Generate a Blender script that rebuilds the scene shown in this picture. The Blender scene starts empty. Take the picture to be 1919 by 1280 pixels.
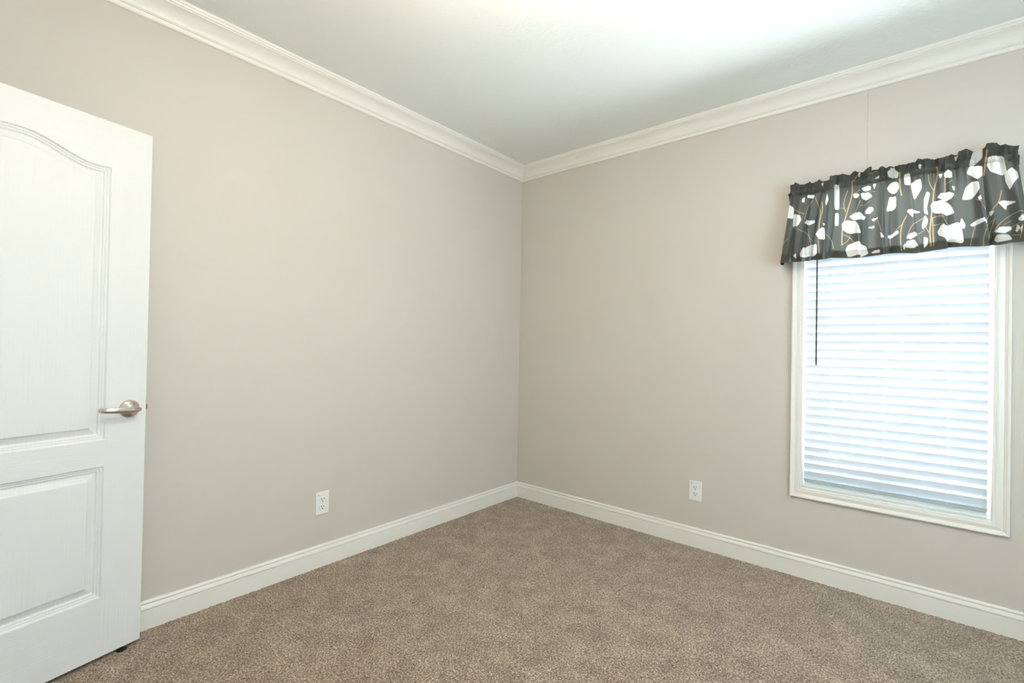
import bpy, bmesh, math, random
import numpy as np
from mathutils import Vector, Matrix
random.seed(7); RNG = np.random.default_rng(7)
S = bpy.context.scene
COL = S.collection

# ------------------------------------------------------------------ camera
F, YAW, PITCH, ROLL, CX, CY, CH = 890.83, 0.7035, 0.0089, 0.0191, 2.3737, -2.8895, 1.1759
cam = bpy.data.cameras.new('camera'); co = bpy.data.objects.new('camera', cam); COL.objects.link(co)
cam.sensor_width = 36; cam.sensor_fit = 'HORIZONTAL'; cam.lens = F / 1919 * 36; cam.clip_start = 0.02
fw = Vector((-math.sin(YAW)*math.cos(PITCH), math.cos(YAW)*math.cos(PITCH), math.sin(PITCH)))
r0 = Vector((math.cos(YAW), math.sin(YAW), 0)); u0 = r0.cross(fw)
rt = r0*math.cos(ROLL) + u0*math.sin(ROLL); up = -r0*math.sin(ROLL) + u0*math.cos(ROLL)
M = Matrix((rt, up, -fw)).transposed().to_4x4(); M.translation = (CX, CY, CH)
co.matrix_world = M
S.camera = co

# ------------------------------------------------------------------ light and exposure
S.view_settings.view_transform = 'Standard'; S.view_settings.look = 'None'
S.view_settings.gamma = 1; S.view_settings.use_curve_mapping = False
S.view_settings.exposure = 0.13
S.cycles.max_bounces = 16; S.cycles.diffuse_bounces = 9; S.cycles.transmission_bounces = 12; S.cycles.transparent_max_bounces = 12
SKY_STRENGTH = 9.0
GROUND = 72.0
LAMP_STRENGTH = 70.0
W = bpy.data.worlds.new('sky'); S.world = W; W.use_nodes = True
nt = W.node_tree; bg = nt.nodes['Background']
tc = nt.nodes.new('ShaderNodeTexCoord'); sx = nt.nodes.new('ShaderNodeSeparateXYZ')
rp = nt.nodes.new('ShaderNodeValToRGB')
nt.links.new(tc.outputs['Generated'], sx.inputs[0]); nt.links.new(sx.outputs['Z'], rp.inputs[0])
# downwards: glow added to brighten the ceiling, strongest straight down; upwards: pale blue sky
mr = nt.nodes.new('ShaderNodeMapRange'); mr.inputs[1].default_value = -1; mr.inputs[2].default_value = 1
nt.links.new(sx.outputs['Z'], mr.inputs[0]); nt.links.new(mr.outputs[0], rp.inputs[0])
def rad(c, k): return tuple(v*k/GROUND for v in c) + (1,)
el = rp.color_ramp.elements; el.new(.18); el.new(.36); el.new(.5)
for e_, (p_, c_) in zip(el, [(0.0, rad((.93, .98, 1.06), GROUND)), (0.17, rad((.93, .98, 1.06), GROUND)), (0.34, rad((.86, .95, 1), SKY_STRENGTH)), (0.5, rad((.84, .94, 1), SKY_STRENGTH)), (1.0, rad((.72, .88, 1), SKY_STRENGTH))]):
    e_.position = p_; e_.color = c_
nt.links.new(rp.outputs[0], bg.inputs[0]); bg.inputs[1].default_value = GROUND
# sampling portal filling the window opening (emits nothing of its own)
pl = bpy.data.lights.new('window_portal', 'AREA'); pl.shape = 'RECTANGLE'; pl.size = 0.72; pl.size_y = 1.46
pl.cycles.is_portal = True
po = bpy.data.objects.new('window_portal', pl); COL.objects.link(po)
po.location = (2.279, 0.135, 1.18); po.rotation_euler = (math.radians(-90), 0, 0)

p2 = bpy.data.lights.new('window_portal', 'AREA'); p2.shape = 'RECTANGLE'; p2.size = 1.44; p2.size_y = 1.88; p2.cycles.is_portal = True
q2 = bpy.data.objects.new('window_portal', p2); COL.objects.link(q2)
q2.location = (3.735, -1.75, 1.35); q2.rotation_euler = (0, math.radians(90), 0)  # portal for the added right-hand window

# ------------------------------------------------------------------ helpers
def tag(o, label=None, cat=None, group=None, kind=None):
    if label: o['label'] = label
    if cat: o['category'] = cat
    if group: o['group'] = group
    if kind: o['kind'] = kind
    return o
def empty(name, loc=(0, 0, 0), rz=0):
    o = bpy.data.objects.new(name, None); COL.objects.link(o); o.location = loc; o.rotation_euler = (0, 0, rz)
    o.empty_display_size = 0.05
    return o
def mesh_obj(name, verts, faces, mat, parent=None, smooth=False):
    me = bpy.data.meshes.new(name); me.from_pydata([tuple(v) for v in verts], [], faces); me.update()
    bm = bmesh.new(); bm.from_mesh(me); bmesh.ops.recalc_face_normals(bm, faces=bm.faces); bm.to_mesh(me); bm.free()
    me.materials.append(mat)
    if smooth:
        for p in me.polygons: p.use_smooth = True
    o = bpy.data.objects.new(name, me); COL.objects.link(o)
    if parent: o.parent = parent
    return o
def bm_obj(name, bm, mat, parent=None, smooth=False):
    me = bpy.data.meshes.new(name); bmesh.ops.recalc_face_normals(bm, faces=bm.faces); bm.to_mesh(me); bm.free()
    me.materials.append(mat)
    if smooth:
        for p in me.polygons: p.use_smooth = True
    o = bpy.data.objects.new(name, me); COL.objects.link(o)
    if parent: o.parent = parent
    return o
def add_box(bm, a, b, bevel=0.0):
    m = Matrix.Translation([(a[i]+b[i])/2 for i in range(3)]) @ Matrix.Diagonal([abs(b[i]-a[i]) for i in range(3)] + [1])
    g = bmesh.ops.create_cube(bm, size=1, matrix=m)
    if bevel:
        es = list({e for v in g['verts'] for e in v.link_edges})
        bmesh.ops.bevel(bm, geom=es, offset=bevel, segments=2, affect='EDGES', profile=0.6)
def box(name, a, b, mat, parent=None, bevel=0.0):
    bm = bmesh.new(); add_box(bm, a, b, bevel); return bm_obj(name, bm, mat, parent)
def add_tube(bm, pts, rad, seg=10, cap=True):
    pts = [Vector(p) for p in pts]; rad = rad if hasattr(rad, '__len__') else [rad]*len(pts)
    rings = []; t0 = (pts[1]-pts[0]).normalized()
    a = t0.orthogonal().normalized()
    for i, p in enumerate(pts):
        t = (pts[min(i+1, len(pts)-1)] - pts[max(i-1, 0)]).normalized()
        a = (a - t*a.dot(t)).normalized(); b = t.cross(a)
        rings.append([bm.verts.new(p + (a*math.cos(2*math.pi*k/seg) + b*math.sin(2*math.pi*k/seg))*rad[i]) for k in range(seg)])
    for i in range(len(rings)-1):
        for k in range(seg):
            bm.faces.new((rings[i][k], rings[i][(k+1) % seg], rings[i+1][(k+1) % seg], rings[i+1][k]))
    if cap: bm.faces.new(rings[0][::-1]); bm.faces.new(rings[-1])
def add_lathe(bm, prof, seg=40, mat=Matrix()):
    """prof: (radius, height) about local z"""
    rings = []
    for r, z in prof:
        if r < 1e-6: rings.append([bm.verts.new(mat @ Vector((0, 0, z)))])
        else: rings.append([bm.verts.new(mat @ Vector((r*math.cos(2*math.pi*k/seg), r*math.sin(2*math.pi*k/seg), z))) for k in range(seg)])
    for i in range(len(rings)-1):
        A, B = rings[i], rings[i+1]
        for k in range(seg):
            k2 = (k+1) % seg
            if len(A) == 1 and len(B) == 1: continue
            if len(A) == 1: bm.faces.new((A[0], B[k], B[k2]))
            elif len(B) == 1: bm.faces.new((A[k], A[k2], B[0]))
            else: bm.faces.new((A[k], A[k2], B[k2], B[k]))
def grid_obj(name, V, nu, nv, mat, parent=None, smooth=True):
    """V: (nu*nv,3) array, index i*nv+j"""
    me = bpy.data.meshes.new(name)
    i = np.arange(nu-1)[:, None]*nv + np.arange(nv-1)[None, :]
    q = np.stack([i, i+nv, i+nv+1, i+1], -1).reshape(-1, 4)
    n = len(q)
    me.vertices.add(len(V)); me.vertices.foreach_set('co', np.ascontiguousarray(V, dtype=np.float32).ravel())
    me.loops.add(n*4); me.loops.foreach_set('vertex_index', q.astype(np.int32).ravel())
    me.polygons.add(n); me.polygons.foreach_set('loop_start', np.arange(0, n*4, 4, dtype=np.int32))
    me.polygons.foreach_set('loop_total', np.full(n, 4, dtype=np.int32))
    me.polygons.foreach_set('use_smooth', np.full(n, smooth))
    me.update(calc_edges=True); me.validate(); me.materials.append(mat)
    o = bpy.data.objects.new(name, me); COL.objects.link(o)
    if parent: o.parent = parent
    return o

# ------------------------------------------------------------------ materials
class Mat:
    def __init__(s, name, col=(0.8, 0.8, 0.8), rough=0.5, metal=0.0, spec=0.5):
        s.m = bpy.data.materials.new(name); s.m.use_nodes = True; s.nt = s.m.node_tree
        s.b = s.nt.nodes['Principled BSDF']; s.b.inputs['Base Color'].default_value = (*col, 1)
        s.b.inputs['Roughness'].default_value = rough; s.b.inputs['Metallic'].default_value = metal
        s.b.inputs['Specular IOR Level'].default_value = spec
        s.out = s.nt.nodes['Material Output']
    def n(s, t, **k):
        x = s.nt.nodes.new(t)
        for a, v in k.items(): setattr(x, a, v)
        return x
    def l(s, a, b): s.nt.links.new(a, b)
    def noise(s, vec, scale, detail=2, rough=0.5, dist=0.0):
        x = s.n('ShaderNodeTexNoise'); x.inputs['Scale'].default_value = scale; x.inputs['Detail'].default_value = detail
        x.inputs['Roughness'].default_value = rough; x.inputs['Distortion'].default_value = dist
        s.l(vec, x.inputs['Vector']); return x.outputs['Fac']
    def obj(s): return s.n('ShaderNodeTexCoord').outputs['Object']
    def mapped(s, vec, sc):
        x = s.n('ShaderNodeMapping'); x.inputs['Scale'].default_value = sc; s.l(vec, x.inputs['Vector']); return x.outputs[0]
    def bump(s, fac, strength, dist, prev=None):
        x = s.n('ShaderNodeBump'); x.inputs['Strength'].default_value = strength; x.inputs['Distance'].default_value = dist
        s.l(fac, x.inputs['Height'])
        if prev: s.l(prev, x.inputs['Normal'])
        s.l(x.outputs[0], s.b.inputs['Normal']); return x.outputs[0]
    def ramp(s, fac, stops):
        x = s.n('ShaderNodeValToRGB'); e = x.color_ramp.elements
        while len(e) < len(stops): e.new(0.5)
        for i, (p, c) in enumerate(stops): e[i].position = p; e[i].color = (*c, 1)
        s.l(fac, x.inputs[0]); return x.outputs[0]
    def math(s, op, a, b=None, c=None):
        x = s.n('ShaderNodeMath', operation=op)
        for i, v in enumerate((a, b, c)):
            if v is None: continue
            if isinstance(v, (int, float)): x.inputs[i].default_value = v
            else: s.l(v, x.inputs[i])
        return x.outputs[0]
    def mix(s, fac, a, b, typ='MIX'):
        x = s.n('ShaderNodeMix', data_type='RGBA', blend_type=typ)
        for i, v in ((0, fac), (6, a), (7, b)):
            if isinstance(v, (int, float)): x.inputs[i].default_value = v
            elif isinstance(v, tuple): x.inputs[i].default_value = (*v, 1)
            else: s.l(v, x.inputs[i])
        return x.outputs[2]

WALLC = (0.585, 0.540, 0.488)
def wall_mat(name, seam=False):
    m = Mat(name, WALLC, 0.55, spec=0.3); v = m.obj()
    a = m.noise(v, 1.3, 3); m.l(m.mix(a, tuple(c*0.975 for c in WALLC), tuple(c*1.025 for c in WALLC)), m.b.inputs['Base Color'])
    nb = m.bump(m.noise(v, 260, 3), 0.10, 0.002)
    if seam:
        sp = m.n('ShaderNodeSeparateXYZ'); m.l(v, sp.inputs[0])
        wig = m.math('MULTIPLY', m.math('SUBTRACT', m.noise(m.mapped(v, (0.01, 0.01, 1)), 28, 4, 0.7), 0.5), 0.012)
        dx = m.math('ABSOLUTE', m.math('SUBTRACT', m.math('SUBTRACT', sp.outputs['X'], 2.186), wig))
        crack = m.math('LESS_THAN', dx, 0.0011)
        brk = m.math('GREATER_THAN', m.noise(v, 45, 2), 0.40)
        above = m.math('GREATER_THAN', sp.outputs['Z'], 1.9)
        fac = m.math('MULTIPLY', m.math('MULTIPLY', crack, brk), above)
        m.l(m.mix(m.math('MULTIPLY', fac, 0.45), m.b.inputs['Base Color'].links[0].from_socket, (0.25, 0.22, 0.19)), m.b.inputs['Base Color'])
        m.bump(m.math('SUBTRACT', 1.0, fac), 0.5, 0.001, nb)
    return m.m
M_wall = wall_mat('greige_wall_paint'); M_wallseam = wall_mat('greige_wall_paint_cracked_seam', True)
def trim_mat():
    m = Mat('semi_gloss_white_trim_paint', (0.79, 0.768, 0.715), 0.35, spec=0.4)
    m.bump(m.noise(m.obj(), 90, 2), 0.04, 0.002); return m.m
M_trim = trim_mat()
def ceil_mat():
    m = Mat('textured_white_ceiling', (0.80, 0.83, 0.80), 0.9, spec=0.1); v = m.obj()
    a = m.ramp(m.noise(v, 42, 4, 0.55, 0.6), [(0.42, (0, 0, 0)), (0.60, (1, 1, 1))])
    m.bump(a, 0.15, 0.004); return m.m
M_ceil = ceil_mat()
def carpet_mat():
    m = Mat('speckled_brown_carpet', rough=1.0, spec=0.05); v = m.obj()
    fine = m.noise(v, 150, 3, 0.7); grain = m.noise(v, 420, 2, 0.6)
    big = m.noise(v, 9, 5, 0.7, 0.2)
    f = m.math('ADD', m.math('MULTIPLY', fine, 0.65), m.math('MULTIPLY', grain, 0.35))
    f = m.math('ADD', f, m.math('MULTIPLY', m.math('SUBTRACT', big, 0.5), 0.16))
    c = m.ramp(f, [(0.38, (0.055, 0.036, 0.022)), (0.48, (0.190, 0.132, 0.085)), (0.54, (0.355, 0.262, 0.185)), (0.62, (0.66, 0.54, 0.42))])
    m.l(c, m.b.inputs['Base Color'])
    m.b.inputs['Sheen Weight'].default_value = 0.25; m.b.inputs['Sheen Roughness'].default_value = 0.6
    m.bump(f, 0.9, 0.006); return m.m
M_carpet = carpet_mat()
def door_mat():
    m = Mat('white_embossed_woodgrain_door', (0.75, 0.757, 0.745), 0.42, spec=0.4); v = m.obj()
    at = m.n('ShaderNodeAttribute', attribute_name='rail')
    def grain(sc, ang):
        w = m.noise(m.mapped(v, sc), 1.0, 5, 0.65, 0.35); return w
    gv = grain((230, 60, 5), 0); gh = grain((6, 60, 210), 0)
    # cathedral figure: rings stretched along z
    wv = m.n('ShaderNodeTexWave', wave_type='BANDS', bands_direction='X'); wv.inputs['Scale'].default_value = 26
    wv.inputs['Distortion'].default_value = 9; wv.inputs['Detail'].default_value = 2; wv.inputs['Detail Scale'].default_value = 0.8
    m.l(m.mapped(v, (1, 1, 0.10)), wv.inputs['Vector'])
    ve = m.math('ADD', m.math('MULTIPLY', gv, 0.85), m.math('MULTIPLY', wv.outputs['Fac'], 0.15))
    h = m.mix(at.outputs['Fac'], ve, gh)
    m.bump(h, 0.5, 0.0018); return m.m
M_door = door_mat()
M_nickel = Mat('satin_nickel', (0.64, 0.60, 0.56), 0.24, 1.0).m
M_brass = Mat('latch_metal', (0.30, 0.22, 0.16), 0.35, 1.0).m
M_black = Mat('black_rubber', (0.012, 0.013, 0.013), 0.5).m
M_plate = Mat('white_nylon_plate', (0.80, 0.80, 0.77), 0.35).m
M_slot = Mat('dark_slot', (0.03, 0.025, 0.02), 0.6).m
M_green = Mat('dark_green_dot', (0.01, 0.09, 0.06), 0.4).m
M_vinyl = Mat('white_vinyl_window', (0.85, 0.86, 0.86), 0.35).m
M_jamb = Mat('white_jamb_paint', (0.86, 0.87, 0.87), 0.4).m
def blind_mat():
    m = Mat('white_translucent_slat', (0.70, 0.73, 0.76), 0.45)
    t = m.n('ShaderNodeBsdfTranslucent'); t.inputs[0].default_value = (0.86, 0.93, 0.97, 1)
    mx = m.n('ShaderNodeMixShader'); mx.inputs[0].default_value = 0.11
    m.l(m.b.outputs[0], mx.inputs[1]); m.l(t.outputs[0], mx.inputs[2]); m.l(mx.outputs[0], m.out.inputs['Surface']); return m.m
M_slat = blind_mat()
def shade_mat():
    m = Mat('translucent_shade_cloth', (0.8, 0.82, 0.82), 0.8, spec=0.1)
    t = m.n('ShaderNodeBsdfTranslucent'); t.inputs[0].default_value = (0.86, 0.92, 0.95, 1)
    mx = m.n('ShaderNodeMixShader'); mx.inputs[0].default_value = 0.7
    m.l(m.b.outputs[0], mx.inputs[1]); m.l(t.outputs[0], mx.inputs[2]); m.l(mx.outputs[0], m.out.inputs['Surface']); return m.m
M_shade = shade_mat()  # cloth of the added shade on the right-hand window
M_rail = Mat('white_bottom_rail', (0.80, 0.83, 0.80), 0.45).m
M_cord = Mat('white_cord', (0.85, 0.86, 0.87), 0.7).m
M_wand = Mat('smoky_grey_wand', (0.06, 0.06, 0.07), 0.6, spec=0.2).m
M_rod = Mat('dark_bronze_rod', (0.06, 0.05, 0.045), 0.4, 0.6).m
def glass_mat():
    m = Mat('window_glass'); g = m.n('ShaderNodeBsdfGlass'); g.inputs['IOR'].default_value = 1.0; g.inputs['Roughness'].default_value = 0
    t = m.n('ShaderNodeBsdfTransparent'); t.inputs[0].default_value = (0.95, 0.98, 0.98, 1)
    gl = m.n('ShaderNodeBsdfGlossy'); gl.inputs['Roughness'].default_value = 0.02
    mx = m.n('ShaderNodeMixShader'); mx.inputs[0].default_value = 0.05
    m.l(t.outputs[0], mx.inputs[1]); m.l(gl.outputs[0], mx.inputs[2]); m.l(mx.outputs[0], m.out.inputs['Surface']); return m.m
M_glass = glass_mat()
def lamp_mat():
    m = Mat('lit_frosted_dome'); e = m.n('ShaderNodeEmission'); e.inputs[0].default_value = (1.0, 0.86, 0.70, 1)
    e.inputs[1].default_value = LAMP_STRENGTH; m.l(e.outputs[0], m.out.inputs['Surface']); return m.m
M_lamp = lamp_mat()
def cloth_mat():
    m = Mat('charcoal_leaf_print_cotton', rough=0.85, spec=0.15)
    at = m.n('ShaderNodeAttribute', attribute_name='print'); v = m.obj()
    wv = m.noise(m.mapped(v, (900, 200, 900)), 1, 2)
    c = m.mix(m.math('MULTIPLY', wv, 0.25), at.outputs['Color'], (0.02, 0.02, 0.02))
    m.l(c, m.b.inputs['Base Color']); m.bump(wv, 0.2, 0.0006)
    t = m.n('ShaderNodeBsdfTranslucent'); m.l(c, t.inputs[0])
    mx = m.n('ShaderNodeMixShader'); mx.inputs[0].default_value = 0.38
    m.l(m.b.outputs[0], mx.inputs[1]); m.l(t.outputs[0], mx.inputs[2]); m.l(mx.outputs[0], m.out.inputs['Surface']); return m.m
M_cloth = cloth_mat()

# ------------------------------------------------------------------ the room
RX, RY, RH = 3.60, -3.16, 2.56
T = 0.14
# window opening in the back wall
WX0, WX1, WZ0, WZ1 = 1.925, 2.632, 0.464, 1.90
def struct(o, label=None, cat=None): return tag(o, label, cat, kind='structure')
struct(box('wall_left', (-T, RY-T, -0.1), (0, T, RH+0.1), M_wall), 'plain greige wall on the left, behind the open door', 'wall')
W2 = (-2.68, -0.82, 0.63, 2.07)       # added unseen second window, in the right wall: y0, y1, z0, z1
bm = bmesh.new()
add_box(bm, (RX, RY-T, -0.1), (RX+T, W2[0], RH+0.1)); add_box(bm, (RX, W2[1], -0.1), (RX+T, T, RH+0.1))
add_box(bm, (RX, W2[0], -0.1), (RX+T, W2[1], W2[2])); add_box(bm, (RX, W2[0], W2[3]), (RX+T, W2[1], RH+0.1))
struct(bm_obj('wall_right', bm, M_wall), 'plain greige wall to the right of the window wall', 'wall')
struct(box('wall_front', (0, RY-T, -0.1), (RX, RY, RH+0.1), M_wall), 'plain greige wall behind the camera', 'wall')
xs = [0, WX0, WX1, RX]; zs = [-0.1, WZ0, WZ1, RH+0.1]; vs = []; fs = []
for y in (0, T):
    for x in xs:
        for z in zs: vs.append((x, y, z))
ix = lambda l, i, j: l*16 + i*4 + j
for l in (0, 1):
    for i in range(3):
        for j in range(3):
            if (i, j) != (1, 1): fs.append((ix(l, i, j), ix(l, i+1, j), ix(l, i+1, j+1), ix(l, i, j+1)))
def rim(a, b): fs.append((ix(0, *a), ix(0, *b), ix(1, *b), ix(1, *a)))
for k in range(3): rim((k, 0), (k+1, 0)); rim((k, 3), (k+1, 3)); rim((0, k), (0, k+1)); rim((3, k), (3, k+1))
rim((1, 1), (2, 1)); rim((2, 1), (2, 2)); rim((2, 2), (1, 2)); rim((1, 2), (1, 1))
struct(mesh_obj('wall_back', vs, fs, M_wallseam), 'greige wall with the window and a cracked vertical seam above it', 'wall')
struct(box('ceiling', (-T, RY-T, RH), (RX+T, T, RH+0.12), M_ceil), 'white textured ceiling', 'ceiling')
# carpet: a real pile surface, tuft by tuft heights
nx, ny = 600, 520
gx, gy = np.meshgrid(np.linspace(0.0, RX, nx), np.linspace(RY, 0.0, ny), indexing='ij')
hz = RNG.random((nx, ny))*0.005
hz = 0.6*hz + 0.4*(np.roll(hz, 1, 0) + np.roll(hz, 1, 1) + hz)/3 - 0.003
jx = (RNG.random((nx, ny))-.5)*0.003; jx[0] = 0; jx[-1] = 0; jy = (RNG.random((nx, ny))-.5)*0.003; jy[:, 0] = 0; jy[:, -1] = 0
fl = grid_obj('floor', np.stack([gx+jx, gy+jy, hz], -1).reshape(-1, 3), nx, ny, M_carpet)
struct(fl, 'speckled brown and beige cut pile carpet', 'floor')

def run_trim(name, prof, p0, p1, inward, m0, m1, mat, base):
    """extrude profile (a from wall, z) from p0 to p1 along a wall; m0/m1: mitre at ends"""
    p0 = Vector(p0); p1 = Vector(p1); d = (p1-p0).normalized(); n = Vector(inward); vs = []; k = len(prof)
    for P, s, m in ((p0, 1, m0), (p1, -1, m1)):
        for a, z in prof: vs.append(P + d*(s*a*m) + n*a + Vector((0, 0, z)))
    fs = [(i, (i+1) % k, k+(i+1) % k, k+i) for i in range(k)] + [tuple(range(k)), tuple(range(k, 2*k))]
    o = mesh_obj(name, vs, fs, mat); return o
BASE = [(0, -.004), (0, .114), (.005, .1135), (.0085, .110), (.0100, .1058), (.0100, .1046), (.0040, .1040), (.0040, .1012), (.0115, .1004), (.0135, .0950),
        (.0160, .0870), (.0160, .0824), (.0115, .0816), (.0115, .0800), (.0140, .0790), (.0140, -.004)]
cove = [(.0205 + .0475*(1-math.cos(t*math.pi/2))*0.55 + .0475*t*0.45, -(.0715 - .0475*(math.sin(t*math.pi/2)*0.55 + t*0.45))) for t in [i/10 for i in range(11)]]
CROWN = [(0, 0), (0, -.096), (.0085, -.0955), (.0125, -.092), (.0140, -.086), (.0138, -.0805), (.0105, -.0785), (.0108, -.0765), (.0160, -.0758), (.0180, -.0725)] + cove + \
        [(.0685, -.0200), (.0745, -.0195), (.0775, -.0130), (.0820, -.0095), (.0835, -.0040), (.0835, 0)]
CR = [(a, z+RH) for a, z in CROWN]
sides = [('left', (0, RY, 0), (0, 0, 0), (1, 0, 0), 'left wall'), ('back', (0, 0, 0), (RX, 0, 0), (0, -1, 0), 'window wall'),
         ('right', (RX, 0, 0), (RX, RY, 0), (-1, 0, 0), 'right-hand wall'), ('front', (RX, RY, 0), (0, RY, 0), (0, 1, 0), 'wall behind the camera')]
for i, (sd, a, b, n, where) in enumerate(sides):
    struct(run_trim('baseboard_'+sd, BASE, a, b, n, 1, 1, M_trim, 0), 'white beaded baseboard along the '+where, 'baseboard')
    struct(run_trim('trim_%d' % (i+1), CR, a, b, n, 1, 1, M_trim, 0), 'white crown moulding along the '+where, 'crown moulding')

# ------------------------------------------------------------------ window
win = empty('window_1', (0, 0, 0)); struct(win, 'white framed double hung window behind a white blind', 'window')
def frame_sweep(name, x0, x1, z0, z1, prof, mat, parent):
    """prof: (outward offset from the opening, y); mitred at four corners"""
    k = len(prof); vs = []
    for cxn, czn in ((-1, -1), (1, -1), (1, 1), (-1, 1)):
        for o, y in prof:
            vs.append(((x0-o) if cxn < 0 else (x1+o), y, (z0-o) if czn < 0 else (z1+o)))
    fs = []
    for c in range(4):
        for i in range(k):
            j = (i+1) % k; c2 = (c+1) % 4
            fs.append((c*k+i, c*k+j, c2*k+j, c2*k+i))
    return mesh_obj(name, vs, fs, mat, parent)
CAS = [(-.004, .004), (-.004, -.010), (-.002, -.0125), (.004, -.0135), (.006, -.0125), (.0075, -.0140), (.014, -.0150), (.020, -.0135), (.026, -.0115), (.031, -.0105),
       (.0325, -.0125), (.0345, -.0140), (.038, -.0150), (.0395, -.0178), (.044, -.0195), (.048, -.0195), (.0505, -.0170), (.0510, 0.0), (.02, 0.0), (.0, .004)]
frame_sweep('window_casing', WX0, WX1, WZ0, WZ1, CAS, M_trim, win)
JAM = [(-.004, .000), (.004, .000), (.004, .135), (-.004, .135)]
frame_sweep('window_jamb', WX0, WX1, WZ0, WZ1, JAM, M_jamb, win)
FR = [(-.014, .085), (.000, .085), (.000, .13), (-.014, .13), (-.014, .118), (-.009, .118), (-.009, .095), (-.014, .095)]
frame_sweep('window_frame', WX0, WX1, WZ0, WZ1, FR, M_vinyl, win)
ZM = 1.19
for nm, z0, z1, y0 in (('upper_sash', ZM-.015, WZ1-.014, .110), ('lower_sash', WZ0+.014, ZM+.015, .087)):
    x0, x1 = WX0+.014, WX1-.014
    s_ = frame_sweep(nm, x0+.028, x1-.028, z0+.028, z1-.028, [(0, y0), (.028, y0), (.028, y0+.022), (0, y0+.022)], M_vinyl, win)
    box('glass_pane', (x0+.024, y0+.009, z0+.024), (x1-.024, y0+.012, z1-.024), M_glass, s_)
    if nm == 'lower_sash':
        bm = bmesh.new(); add_box(bm, (2.20, y0-.010, .535), (2.33, y0, .545), .001); add_box(bm, (2.21, y0-.014, .515), (2.32, y0, .535), .001)
        bm_obj('sash_lift', bm, M_vinyl, s_)

# unseen second window, added in the right-hand wall to bring in cool daylight
w2 = empty('added_window_2', (RX, 0, 0), -math.pi/2); struct(w2, 'wide white framed window added in the right-hand wall as a daylight source', 'window')
wy0, wy1 = -W2[1], -W2[0]
frame_sweep('window_casing', wy0, wy1, W2[2], W2[3], CAS, M_trim, w2)
frame_sweep('window_jamb', wy0, wy1, W2[2], W2[3], JAM, M_jamb, w2)
for a_, b_ in ((wy0, (wy0+wy1)/2), ((wy0+wy1)/2, wy1)):
    s_ = frame_sweep('sash', a_+.04, b_-.04, W2[2]+.04, W2[3]-.04, [(0, .09), (.04, .09), (.04, .12), (0, .12)], M_vinyl, w2)
    box('glass_pane', (a_+.035, .10, W2[2]+.035), (b_-.035, .104, W2[3]-.035), M_glass, s_)

sh = empty('added_diffuser_shade', (RX, 0, 0), -math.pi/2); tag(sh, 'translucent white shade added over the right-hand window to diffuse its daylight', 'roller shade')  # unseen shade, added to spread soft cool daylight from the right
bm = bmesh.new(); add_tube(bm, [(wy0+.02, .045, W2[3]-.03), (wy1-.02, .045, W2[3]-.03)], .018, 16); bm_obj('roller', bm, M_rail, sh, True)
box('shade_cloth', (wy0+.012, .0615, W2[2]+.012), (wy1-.012, .0625, W2[3]-.02), M_shade, sh)
box('hem_bar', (wy0+.014, .052, W2[2]+.008), (wy1-.014, .061, W2[2]+.030), M_rail, sh)

# ------------------------------------------------------------------ blind
bl = empty('window_blind', (2.279, 0.028, WZ0)); tag(bl, 'closed white horizontal slat blind mounted inside the window', 'blind')
BX, BY, BZ = 2.279, 0.028, WZ0
SX0, SX1 = 1.9335-BX, 2.6175-BX
tilt = math.radians(67)
def slat_mesh():
    w, th, seg = .050, .0026, 8; up_, lo = [], []
    for i in range(seg+1):
        q = (i/seg-.5); a = q*w; c = .0022*(1-4*q*q)
        # a runs from outer edge (low) to room edge (high); room side is -y
        ca, sa = math.cos(tilt), math.sin(tilt)
        for lst, t in ((up_, th/2), (lo, -th/2)):
            cc = c+t
            lst.append((-a*ca - cc*sa, a*sa - cc*ca))     # (y, z), crown towards the room
    prof = up_ + lo[::-1]; k = len(prof); vs = []; n = 2
    for x in (SX0, SX1):
        for y, z in prof: vs.append((x, y, z))
    fs = [(i, (i+1) % k, k+(i+1) % k, k+i) for i in range(k)] + [tuple(range(k)), tuple(range(k, 2*k))]
    return vs, fs
sv, sf = slat_mesh()
PITCH_Z = 0.04265
first = None; zz = []
z = 0.508 - math.sin(tilt)*.025 - BZ
k = 0
while z < WZ1 - BZ - .065:
    if first is None:
        first = mesh_obj('slat', sv, sf, M_slat, bl); s_ = first
    else:
        s_ = first.copy(); COL.objects.link(s_); s_.parent = bl
    s_.location = (random.uniform(-.0008, .0008), 0, z); s_.rotation_euler = (math.radians(random.uniform(-.9, .9)), math.radians(random.uniform(-.06, .06)), 0)
    if k == 0: s_.location.z = .036; s_.rotation_euler = (math.radians(33), 0, 0)   # the lowest slat lies flatter, on the rail
    zz.append(z); z += PITCH_Z; k += 1
r_ = box('bottom_rail', (SX0, -.019, 0.010), (SX1, .022, .020), M_rail, bl, .002)
r_.rotation_euler = (math.radians(8), 0, 0)
box('head_rail', (SX0-.002, -.024, WZ1-BZ-.062), (SX1+.002, .028, WZ1-BZ-.006), M_slat, bl, .002)
for x in (2.047, 2.263, 2.489):
    bm = bmesh.new(); lx = x-BX
    ptsf = []; z0 = .012; z1 = WZ1-BZ-.05
    for i in range(61):
        zc = z0 + (z1-z0)*i/60; ptsf.append((lx + .0012*math.sin(zc*23+x*9), -.0150 + .0012*math.sin(zc*2*math.pi/PITCH_Z), zc))
    add_tube(bm, ptsf, .0008, 5)
    add_tube(bm, [(lx, .0135, z0), (lx, .0135, z1)], .0008, 5)
    bm_obj('ladder_cord', bm, M_cord, bl)
    bm = bmesh.new(); add_lathe(bm, [(0, -.001), (.005, -.001), (.005, .003), (0, .003)], 14, Matrix.Translation((lx, -.002, .006)))
    bm_obj('cord_plug', bm, M_rail, bl)
bm = bmesh.new(); wx = 1.9835-BX
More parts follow.
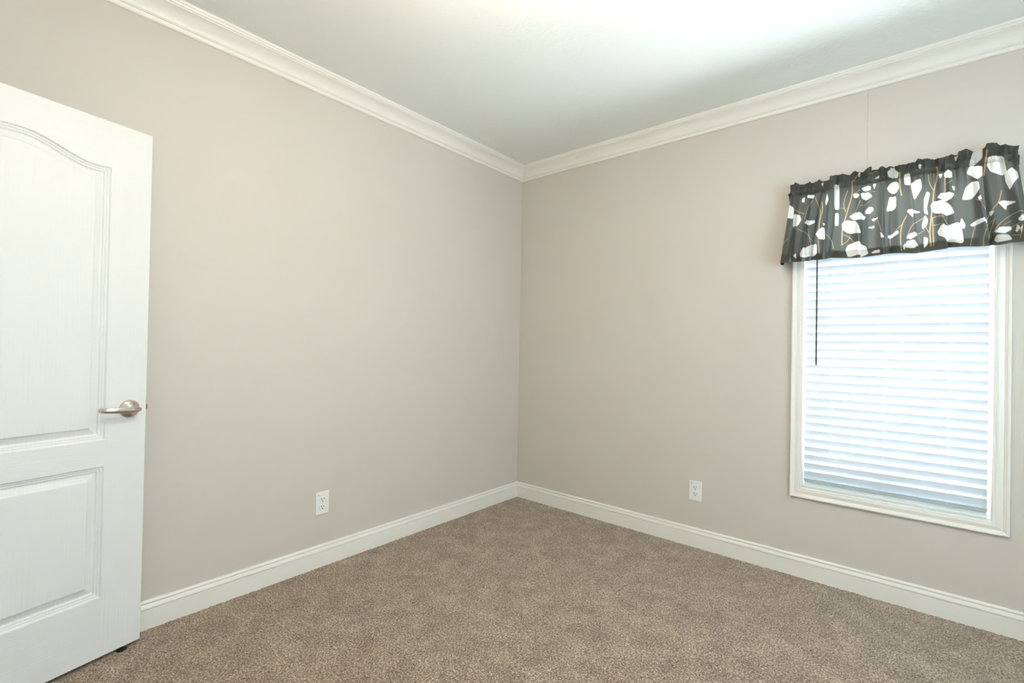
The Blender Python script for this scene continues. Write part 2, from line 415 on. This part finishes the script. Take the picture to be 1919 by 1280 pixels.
add_tube(bm, [(wx, -.034, WZ1-BZ-.035), (wx+.0015, -.034, 1.122-BZ), (wx+.0015, -.034, 1.105-BZ)], [.0034, .0036, .0040], 10)
bm_obj('tilt_wand', bm, M_wand, bl)['label'] = 'smoky grey tilt wand'

# ------------------------------------------------------------------ valance, with its printed pattern traced on the cloth
def unproj(px, py, yp):
    v = fw + rt*((px-959.5)/F) - up*((py-640)/F); t = (yp-CY)/v.y; P = Vector((CX, CY, CH)) + v*t; return (P.x, P.z)
def crop(cx_, cy_): return unproj(1440+cx_/4.006, 250+cy_/4.008, -.085)
LEAVES = '''115,560 150,535 190,560 190,645 110,628|195,612 235,615 247,650 225,690 190,712|277,680 300,660 350,655 345,675 300,693|375,720 410,708 430,725 430,810 380,790 350,750
245,910 270,870 355,820 360,905 250,942|497,385 530,385 530,570 497,570|500,595 525,600 525,690 498,690|697,410 740,388 770,400 765,425 720,430|637,458 665,452 685,465 675,485 645,485
692,450 740,438 768,455 778,475 740,497 705,490|725,580 755,555 785,560 788,580 760,605 730,600|608,628 650,602 700,603 730,628 690,655 650,660|553,680 590,655 660,668 680,700 699,760 600,752 558,725
580,880 600,840 680,820 730,850 752,908 600,934|770,900 800,882 838,882 838,904|890,415 930,360 972,365 980,410 955,450 910,445|910,478 957,470 957,560 886,592|1068,385 1110,348 1142,343 1152,410 1095,505
1040,590 1060,575 1144,595 1085,605 1085,637 1060,610|1190,438 1212,450 1187,560 1197,612 1170,600 1168,500|1175,618 1197,650 1190,690 1158,722 1153,690|1218,545 1240,515 1340,513 1372,550 1395,602 1300,617 1230,592
1266,487 1300,455 1350,438 1395,455 1370,490 1310,510|1268,745 1300,698 1442,668 1468,830 1330,802 1280,772|1035,792 1060,760 1112,750 1110,775 1070,800|1028,860 1040,815 1090,806 1127,845 1090,870
1453,502 1480,410 1530,363 1577,373 1582,420 1550,470 1520,495|1490,300 1510,245 1607,238 1607,310 1562,350 1530,320|1643,240 1650,175 1762,168 1787,290 1760,314 1670,287|1773,300 1830,253 1867,288 1877,330 1840,370 1810,428 1780,360
1723,520 1760,506 1858,522 1785,545 1782,578|1695,740 1740,703 1817,703 1822,725 1770,752|1698,800 1715,763 1800,760 1830,798 1720,817|1868,652 1905,613 1922,660 1885,667|1853,742 1865,690 1882,720 1865,742
1568,490 1590,478 1599,500 1580,514|1438,680 1450,638 1477,690 1470,717 1445,707|1560,658 1642,643 1642,667 1530,702 1513,692|1318,300 1350,268 1377,290 1377,330 1323,327|1278,310 1307,303 1290,342
1530,160 1560,108 1607,106 1607,180 1530,252 1508,240|893,290 940,258 978,290 970,332 903,332|1018,310 1062,298 1067,392 1023,382|288,465 342,458 337,482 298,487|253,490 272,478 270,517 250,514
898,770 972,728 977,752 900,787|775,648 827,636 790,662|748,710 797,698 787,717|785,380 807,373 795,417|798,340 832,308 827,337|843,750 872,790 850,794|1658,590 1692,583 1670,622|188,920 207,903 210,942
1168,780 1197,790 1192,840 1168,862|1378,395 1397,400 1395,432|1400,165 1428,150 1410,200|410,675 432,690 420,702|1885,720 1900,700 1893,755|915,260 945,245 950,290 925,300|1010,850 1030,830 1022,880|440,450 452,500 438,545 428,520
1130,230 1150,235 1140,265 1128,255|670,300 690,292 680,330|395,372 412,360 402,392'''
BRANCH = '''6:400,510 408,580 385,630 375,720 370,800 385,905|4:350,480 385,560 390,630|4:190,575 270,605|4:275,650 300,560 330,500|4:190,710 290,750 330,810|4:430,760 470,790 485,860
7:628,370 632,460 600,560 580,640 555,700 552,840|5:595,430 560,530 580,590|4:632,460 690,425|3:740,440 800,435|4:655,600 695,505|3:690,550 760,510|4:552,760 610,780 650,830|4:552,840 600,810 612,780|3:820,650 852,745
8:985,290 985,400 1000,465|7:1265,250 1275,310 1240,430 1235,520 1220,640|4:1200,310 1205,370 1240,430|8:1222,640 1210,740 1220,845|6:1232,640 1240,845|5:1220,640 1290,620 1350,680|4:1240,690 1310,690
4:1160,640 1080,690 1040,780|6:1040,620 1000,690 990,780 1000,880|3:1110,770 1170,730|4:1175,700 1215,760|5:1325,330 1325,440|3:1330,380 1380,350|5:1640,650 1680,570 1730,520 1750,430|4:1690,740 1750,660 1850,600 1912,588
3:1820,710 1880,680|3:1830,770 1900,765|4:1555,500 1600,530 1632,560|4:1550,700 1530,780 1515,850|4:1635,710 1605,800 1610,850|9:1640,130 1625,250 1620,310|3:910,780 915,850|5:680,290 655,330 628,370|3:1900,690 1885,790
4:90,900 110,830 150,790|4:1700,640 1670,720 1660,790|3:1820,660 1760,690|4:1000,690 940,740|3:300,720 310,800 335,880|3:760,300 820,275|4:1290,600 1310,640|3:548,560 580,575|3:1640,690 1690,650'''
def smooth_poly(P, closed=True, it=2):
    P = np.array(P, float)
    for _ in range(it):
        if closed: Q = np.roll(P, -1, 0); P = np.stack([.88*P+.12*Q, .12*P+.88*Q], 1).reshape(-1, 2)
        else:
            A, B = P[:-1], P[1:]; P = np.vstack([P[:1], np.stack([.75*A+.25*B, .25*A+.75*B], 1).reshape(-1, 2), P[-1:]])
    return P
parse = lambda s: [tuple(float(q) for q in t.split(',')) for t in s.split()]
leaves = [smooth_poly([crop(*q) for q in parse(s)]) for ln in LEAVES.split('\n') for s in ln.split('|')]
branches = []
for ln in BRANCH.split('\n'):
    for s in ln.split('|'):
        w_, pp = s.split(':'); branches.append((float(w_)/4.0*.0025, smooth_poly([crop(*q) for q in parse(pp)], False)))
def seg_dist(X, Z, P, closed):
    n = len(P); d = np.full(X.shape, 9.0); ins = np.zeros(X.shape, bool)
    for i in range(n if closed else n-1):
        a, b = P[i], P[(i+1) % n]; e = b-a; L = e@e+1e-12
        t = np.clip(((X-a[0])*e[0] + (Z-a[1])*e[1])/L, 0, 1)
        d = np.minimum(d, np.hypot(X-a[0]-t*e[0], Z-a[1]-t*e[1]))
        if closed:
            c = ((a[1] > Z) != (b[1] > Z)); xx = (b[0]-a[0])*(Z-a[1])/((b[1]-a[1]) if abs(b[1]-a[1]) > 1e-12 else 1e-12) + a[0]
            ins ^= c & (X < xx)
    return d, ins
def noise1(x, seed, scale):
    r = np.random.default_rng(seed).random(4096)*2-1; t = x*scale + 1000; i = np.floor(t).astype(int); f = t-i; f = f*f*(3-2*f)
    return r[i % 4096]*(1-f) + r[(i+1) % 4096]*f
XL, XR = 1.872, 2.688
NU, NV = 1100, 190
RET = .065; LEN = XR-XL+2*RET
ua = np.linspace(0, LEN, NU); va = np.linspace(0, 1, NV)
U, V_ = np.meshgrid(ua, va, indexing='ij')
ZTOP, ZP1, ZP2 = 2.045, 2.012, 1.982            # header top, rod pocket between ZP1 and ZP2
FOLDS = [(1.905, .012, .016), (1.957, .016, .020), (2.012, .020, -.016), (2.035, .012, .018), (2.085, .022, -.012), (2.160, .020, .020), (2.190, .014, -.020), (2.245, .018, .022),
         (2.290, .014, -.018), (2.345, .022, .012), (2.445, .012, .022), (2.470, .012, -.014), (2.560, .014, .024), (2.585, .012, -.014), (2.66, .02, .014)]
def cloth(U, V_, off=0.0):
    front = np.clip(U-RET, 0, XR-XL); fx = XL + front                       # along the front
    zbot = 1.634 + .004*noise1(fx, 3, 14) + .003*np.sin(fx*31)
    ztop = ZTOP + .009*noise1(fx, 5, 16) + .009*noise1(fx, 6, 60) + .005*(fx-2.28)
    Z = ztop + (zbot-ztop)*V_
    down = np.clip((ZP2-Z)/(ZP2-1.634), 0, 1); head = np.clip((Z-ZP1)/.033, 0, 1.4); pocket = 1-np.clip(np.abs(Z-(ZP1+ZP2)/2)/.02, 0, 1)
    flare = 0.5+0.5*np.tanh(0)                                             # cloth spreads out as it falls
    X = fx + (fx-(XL+XR)/2)/((XR-XL)/2)*(.044*down**1.2)
    Y = np.full(U.shape, -.078)
    puck = noise1(fx, 11, 80)*.6 + noise1(fx, 12, 150)*.4
    amp = .015*np.exp(-down*7) * (1 - .25*pocket)
    Y = Y + puck*amp - .006*pocket
    for x0, w_, a in FOLDS:
        g_ = np.exp(-((fx-x0)/(w_*(.40+.45*down)))**2); Y = Y - a*g_*(down**.6)*2.1
        X = X + np.sign(a)*w_*.75*g_*(down**.7); Z = Z - .007*g_*np.sign(a)*down**2
    Y = Y - .010*down - .008*np.sin(down*3.0)
    hd = noise1(fx, 21, 42)*.016 + noise1(fx, 22, 90)*.011
    Y = Y + hd*head - .010*head*noise1(fx, 23, 13)
    X = X + head*.006*noise1(fx, 24, 60) + .004*noise1(fx, 25, 30)*down
    # returns: both ends turn back to the wall
    l = np.clip(RET-U, 0, RET)/RET; r = np.clip(U-RET-(XR-XL), 0, RET)/RET
    k_ = np.maximum(l, r); k_ = k_*k_*(3-2*k_)*.3 + k_*.7
    Y = Y*(1-k_) + (-.004)*k_
    X = X + (-l+r)*.010*np.sin(np.minimum(l+r, 1)*math.pi)*(.3+down)
    # stitched seams at both edges of the rod pocket
    Y = Y + .006*(np.exp(-((Z-ZP1)/.003)**2) + np.exp(-((Z-ZP2)/.003)**2))*(.6+.6*noise1(fx, 31, 160))
    return X, np.minimum(Y, -.003)+off, Z
def paint(o, X, Z):
    Xf, Zf = X.ravel(), Z.ravel(); col = np.tile(np.array([.112, .115, .101]), (len(Xf), 1))
    for w_, P in branches:
        lo, hi = P.min(0)-.01, P.max(0)+.01; s = np.where((Xf > lo[0]) & (Xf < hi[0]) & (Zf > lo[1]) & (Zf < hi[1]))[0]
        d, _ = seg_dist(Xf[s], Zf[s], P, False); a = np.clip((w_*.5-d)/.0006+.5, 0, 1)[:, None]
        col[s] = col[s]*(1-a) + np.array([.50, .36, .19])*a
    for P in leaves:
        lo, hi = P.min(0)-.002, P.max(0)+.002; s = np.where((Xf > lo[0]) & (Xf < hi[0]) & (Zf > lo[1]) & (Zf < hi[1]))[0]
        d, ins = seg_dist(Xf[s], Zf[s], P, True); a = np.clip((np.where(ins, d, -d)+.0008)/.0007+.5, 0, 1)[:, None]
        col[s] = col[s]*(1-a) + np.array([.84, .82, .76])*a
    at = o.data.color_attributes.new('print', 'FLOAT_COLOR', 'POINT')
    at.data.foreach_set('color', np.hstack([col, np.ones((len(col), 1))]).astype(np.float32).ravel())
val = empty('curtain_valance', (2.28, 0, 1.63)); tag(val, 'charcoal gathered valance printed with white leaves and tan twigs above the window', 'curtain')
ofs = np.array([2.28, 0, 1.63])
X, Y, Z = cloth(U, V_)
o = grid_obj('valance_cloth', np.stack([X, Y, Z], -1).reshape(-1, 3)-ofs, NU, NV, M_cloth, val); paint(o, X, Z)
vh = np.linspace(.915, .999, 14); Uh, Vh = np.meshgrid(ua, vh, indexing='ij')
X, Y, Z = cloth(Uh, Vh, .0016)
o = grid_obj('hem', np.stack([X, Y, Z], -1).reshape(-1, 3)-ofs, NU, 14, M_cloth, val); paint(o, X, Z)
vh = np.linspace(.002, .16, 24); Uh, Vh = np.meshgrid(ua, vh, indexing='ij')
X, Y, Z = cloth(Uh, Vh); bulge = .018*np.clip(1-np.abs((Z-(ZP1+ZP2)/2)/.018)**2, 0, 1)
Y = np.minimum(Y + .0015 + bulge, -.002)
o = grid_obj('rod_pocket', np.stack([X, Y, Z], -1).reshape(-1, 3)-ofs, NU, 24, M_cloth, val); paint(o, X, Z)
zr = (ZP1+ZP2)/2
rod = empty('curtain_rod', (2.28, 0, zr)); tag(rod, 'thin dark curtain rod threaded through the valance over the window', 'curtain rod')
bm = bmesh.new()
pts = [(XL-.012-2.28, -.0, .0), (XL-.012-2.28, -.055, 0), (XL-.006-2.28, -.066, 0), (XL+.006-2.28, -.070, 0), (XR-.006-2.28, -.070, 0), (XR+.002-2.28, -.066, 0), (XR+.004-2.28, -.055, 0), (XR+.004-2.28, 0, 0)]
add_tube(bm, pts, .0045, 10); bm_obj('rod', bm, M_rod, rod, True)
for x in (XL-.012, XR+.004):
    box('bracket', (x-.009-2.28, -.004, -.02), (x+.009-2.28, 0, .02), M_rod, rod, .001)

# ------------------------------------------------------------------ door leaf
A = math.radians(13.3); EX, EY = 0.090, -2.395
DW, DH, DT, DB = 0.762, 1.968, 0.035, 0.014
dr = empty('door_1', (EX, EY, 0), A - math.pi/2)
struct(dr, 'white arch-top two panel door standing open against the left wall', 'door')
s0, s1 = .130, DW-.130
arch = []
for i in range(61):
    t = i/60; x = s0 + (s1-s0)*t; c = abs(2*t-1)              # 1 at the corners, 0 at the crown
    g = .5+.5*math.cos(math.pi*min(1, max(0, (c-.04)/.80)))
    arch.append((x, 1.797 + .054*g + .004*max(0, c-.84)/.16*(1 if c > .84 else 0)))
upper = np.array([(s0, .806), (s1, .806)] + arch[::-1]); lower = np.array([(s0, .233), (s1, .233), (s1, .707), (s0, .707)])
GX, GZ = 440, 900
gx, gz = np.meshgrid(np.linspace(0, DW, GX), np.linspace(DB, DH, GZ), indexing='ij')
dist = np.full(gx.shape, -1.0)
for P in (upper, lower):
    d, ins = seg_dist(gx, gz, P, True); dist = np.where(ins, d, dist)
prof_q = [-1, 0, .002, .0080, .0095, .0115, .0160, .0175, .0205, .0235, .0250, .0435, .0452, .1]
prof_h = [0, 0, -.0075, -.0060, -.0090, -.0100, -.0080, -.0120, -.0135, -.0135, -.0130, -.0062, -.0018, -.0018]
hgt = np.interp(dist, prof_q, prof_h)
rail = ((dist < 0) & (gx > s0-.003) & (gx < s1+.003)).astype(np.float32)
slab = grid_obj('door_leaf', np.stack([gx, hgt, gz], -1).reshape(-1, 3), GX, GZ, M_door, dr)
at = slab.data.attributes.new('rail', 'FLOAT', 'POINT'); at.data.foreach_set('value', rail.ravel())
# close the leaf: edges and back in the same mesh
bm = bmesh.new(); bm.from_mesh(slab.data)
c = [bm.verts.new(p) for p in ((0, 0, DB), (DW, 0, DB), (DW, 0, DH), (0, 0, DH), (0, -DT, DB), (DW, -DT, DB), (DW, -DT, DH), (0, -DT, DH))]
for f_ in ((0, 1, 5, 4), (1, 2, 6, 5), (2, 3, 7, 6), (3, 0, 4, 7), (4, 5, 6, 7)): bm.faces.new([c[i] for i in f_])
bm.to_mesh(slab.data); bm.free()
# lever handle: rose, neck and lever with the latch bolt in the door's edge
HS, HZ = .055, .9095
hd = empty('door_handle', (HS, 0, HZ)); hd.parent = dr
Ry = Matrix.Rotation(-math.pi/2, 4, 'X')        # local z -> +y
bm = bmesh.new()
add_lathe(bm, [(0, 0), (.0335, 0), (.0338, .0025), (.0325, .005), (.029, .0075), (.022, .0125), (.0165, .0165), (.0150, .018), (0, .018)], 48, Ry)
bm_obj('rose', bm, M_nickel, hd, True)
bm = bmesh.new()
add_lathe(bm, [(0, .016), (.0115, .016), (.0105, .026), (.0110, .036), (0, .038)], 28, Ry)
# lever: flattened sweep from the neck towards the hinge side
path = [(-.022, .036, -.001), (-.010, .042, -.001), (.010, .044, .0), (.030, .045, .001), (.050, .0455, .002), (.068, .045, .003), (.084, .043, .0038), (.094, .039, .0042), (.1005, .033, .0045), (.103, .027, .0045)]
hw = [.0060, .0095, .0115, .0120, .0112, .0102, .0094, .0090, .0086, .0062]; tw = [.003, .0060, .0070, .0062, .0052, .0046, .0042, .0042, .0040, .0032]
rings = []
for i, p in enumerate(path):
    p = Vector(p); t = (Vector(path[min(i+1, len(path)-1)]) - Vector(path[max(i-1, 0)])).normalized(); zax = Vector((0, 0, 1)); nn = t.cross(zax).normalized()
    rings.append([bm.verts.new(p + zax*hw[i]*math.copysign(abs(math.sin(a))**.8, math.sin(a)) + nn*tw[i]*math.copysign(abs(math.cos(a))**.8, math.cos(a))) for a in [2*math.pi*k/20 for k in range(20)]])
for i in range(len(rings)-1):
    for k in range(20): bm.faces.new((rings[i][k], rings[i][(k+1) % 20], rings[i+1][(k+1) % 20], rings[i+1][k]))
bm.faces.new(rings[0][::-1]); bm.faces.new(rings[-1])
bm_obj('lever', bm, M_nickel, hd, True)
bm = bmesh.new(); add_box(bm, (-.0015, -.030, HZ-.030), (0.0005, -.005, HZ+.030)); add_box(bm, (-.011, -.0255, HZ-.008), (0, -.010, HZ+.010), .0015)
bm_obj('latch', bm, M_brass, dr)['label'] = 'small bronze latch bolt'

# door stop standing on the carpet behind the door
ds = empty('door_stop', (.098, -2.452, 0)); 
tag(ds, 'small black rubber door stop on the carpet under the open door', 'door stop')
bm = bmesh.new(); add_lathe(bm, [(0, -.001), (.016, -.001), (.016, .002), (.007, .004), (.0065, .0085), (0, .0095)], 20)
bm_obj('base', bm, M_black, ds)

# ------------------------------------------------------------------ wall outlets (built facing -y, then placed)
def outlet(loc, rz, label):
    t = empty('wall_outlet', loc, rz); tag(t, label, 'outlet', 'white duplex outlets low on the walls')
    bm = bmesh.new(); add_box(bm, (-.0365, -.0072, -.058), (.0365, -.0002, .058))
    es = [e for e in bm.edges if all(v.co.y < -.005 for v in e.verts)]
    bmesh.ops.bevel(bm, geom=es, offset=.0035, segments=3, affect='EDGES', profile=.6)
    bm_obj('cover_plate', bm, M_plate, t)
    for dz in (.0195, -.0195):
        bm = bmesh.new(); ring = []
        for a in range(40):
            q = 2*math.pi*a/40; x = .0172*math.cos(q); z = max(-.0135, min(.0135, .0172*math.sin(q))); ring.append((x, z+dz))
        v0 = [bm.verts.new((x, -.0067, z)) for x, z in ring]; v1 = [bm.verts.new((x, -.0089, z)) for x, z in ring]; v2 = [bm.verts.new((x*.96, -.0095, dz+(z-dz)*.96)) for x, z in ring]
        for P, Q in ((v0, v1), (v1, v2)):
            for i in range(40): bm.faces.new((P[i], P[(i+1) % 40], Q[(i+1) % 40], Q[i]))
        bm.faces.new(v2); bm.faces.new(v0[::-1])
        rc = bm_obj('receptacle', bm, M_plate, t)
        for sx_, hh in ((-.0064, .0042), (.0064, .0034)):
            bm = bmesh.new(); add_box(bm, (sx_-.0016, -.0099, dz+.0035-hh), (sx_+.0016, -.0088, dz+.0035+hh)); bm_obj('slot', bm, M_slot, rc)
        bm = bmesh.new(); add_lathe(bm, [(0, 0), (.0030, 0), (.0030, .0011), (0, .0011)], 14, Matrix.Translation((0, -.0088, dz-.0075)) @ Matrix.Rotation(math.pi/2, 4, 'X')); bm_obj('ground_hole', bm, M_slot, rc)
    bm = bmesh.new(); add_lathe(bm, [(0, 0), (.0032, 0), (.0028, .0010), (0, .0013)], 16, Matrix.Translation((0, -.0072, 0)) @ Matrix.Rotation(math.pi/2, 4, 'X')); bm_obj('screw', bm, M_plate, t)
    bm = bmesh.new(); add_lathe(bm, [(0, 0), (.0026, 0), (.0022, .0006), (0, .0006)], 16, Matrix.Translation((-.0215, -.0072, .0430)) @ Matrix.Rotation(math.pi/2, 4, 'X')); bm_obj('dot', bm, M_green, t)['label'] = 'dark green dot'
outlet((0, -1.613, .331), math.pi/2, 'white wall outlet on the left wall, nearer the door')
outlet((1.382, 0, .332), 0, 'white wall outlet on the window wall, left of the window')

# ------------------------------------------------------------------ ceiling light (just out of frame, lights the room)
lt = empty('ceiling_light', (1.62, -2.02, RH)); tag(lt, 'frosted glass bowl light hanging from the ceiling on a short nickel stem', 'ceiling light')
bm = bmesh.new(); add_lathe(bm, [(0, 0), (.065, 0), (.065, -.012), (.05, -.024), (.012, -.030), (.008, -.036), (.008, -.228), (.02, -.234), (0, -.236)], 32); bm_obj('canopy_stem', bm, M_nickel, lt, True)
bm = bmesh.new(); add_lathe(bm, [(0, z+.005) for z in (-.235,)] + [(r, z+.005) for r, z in ((.06, -.238), (.105, -.252), (.135, -.280), (.140, -.310), (.130, -.345), (.100, -.375), (.05, -.392), (0, -.396))], 48); bm_obj('glass_bowl', bm, M_lamp, lt, True)
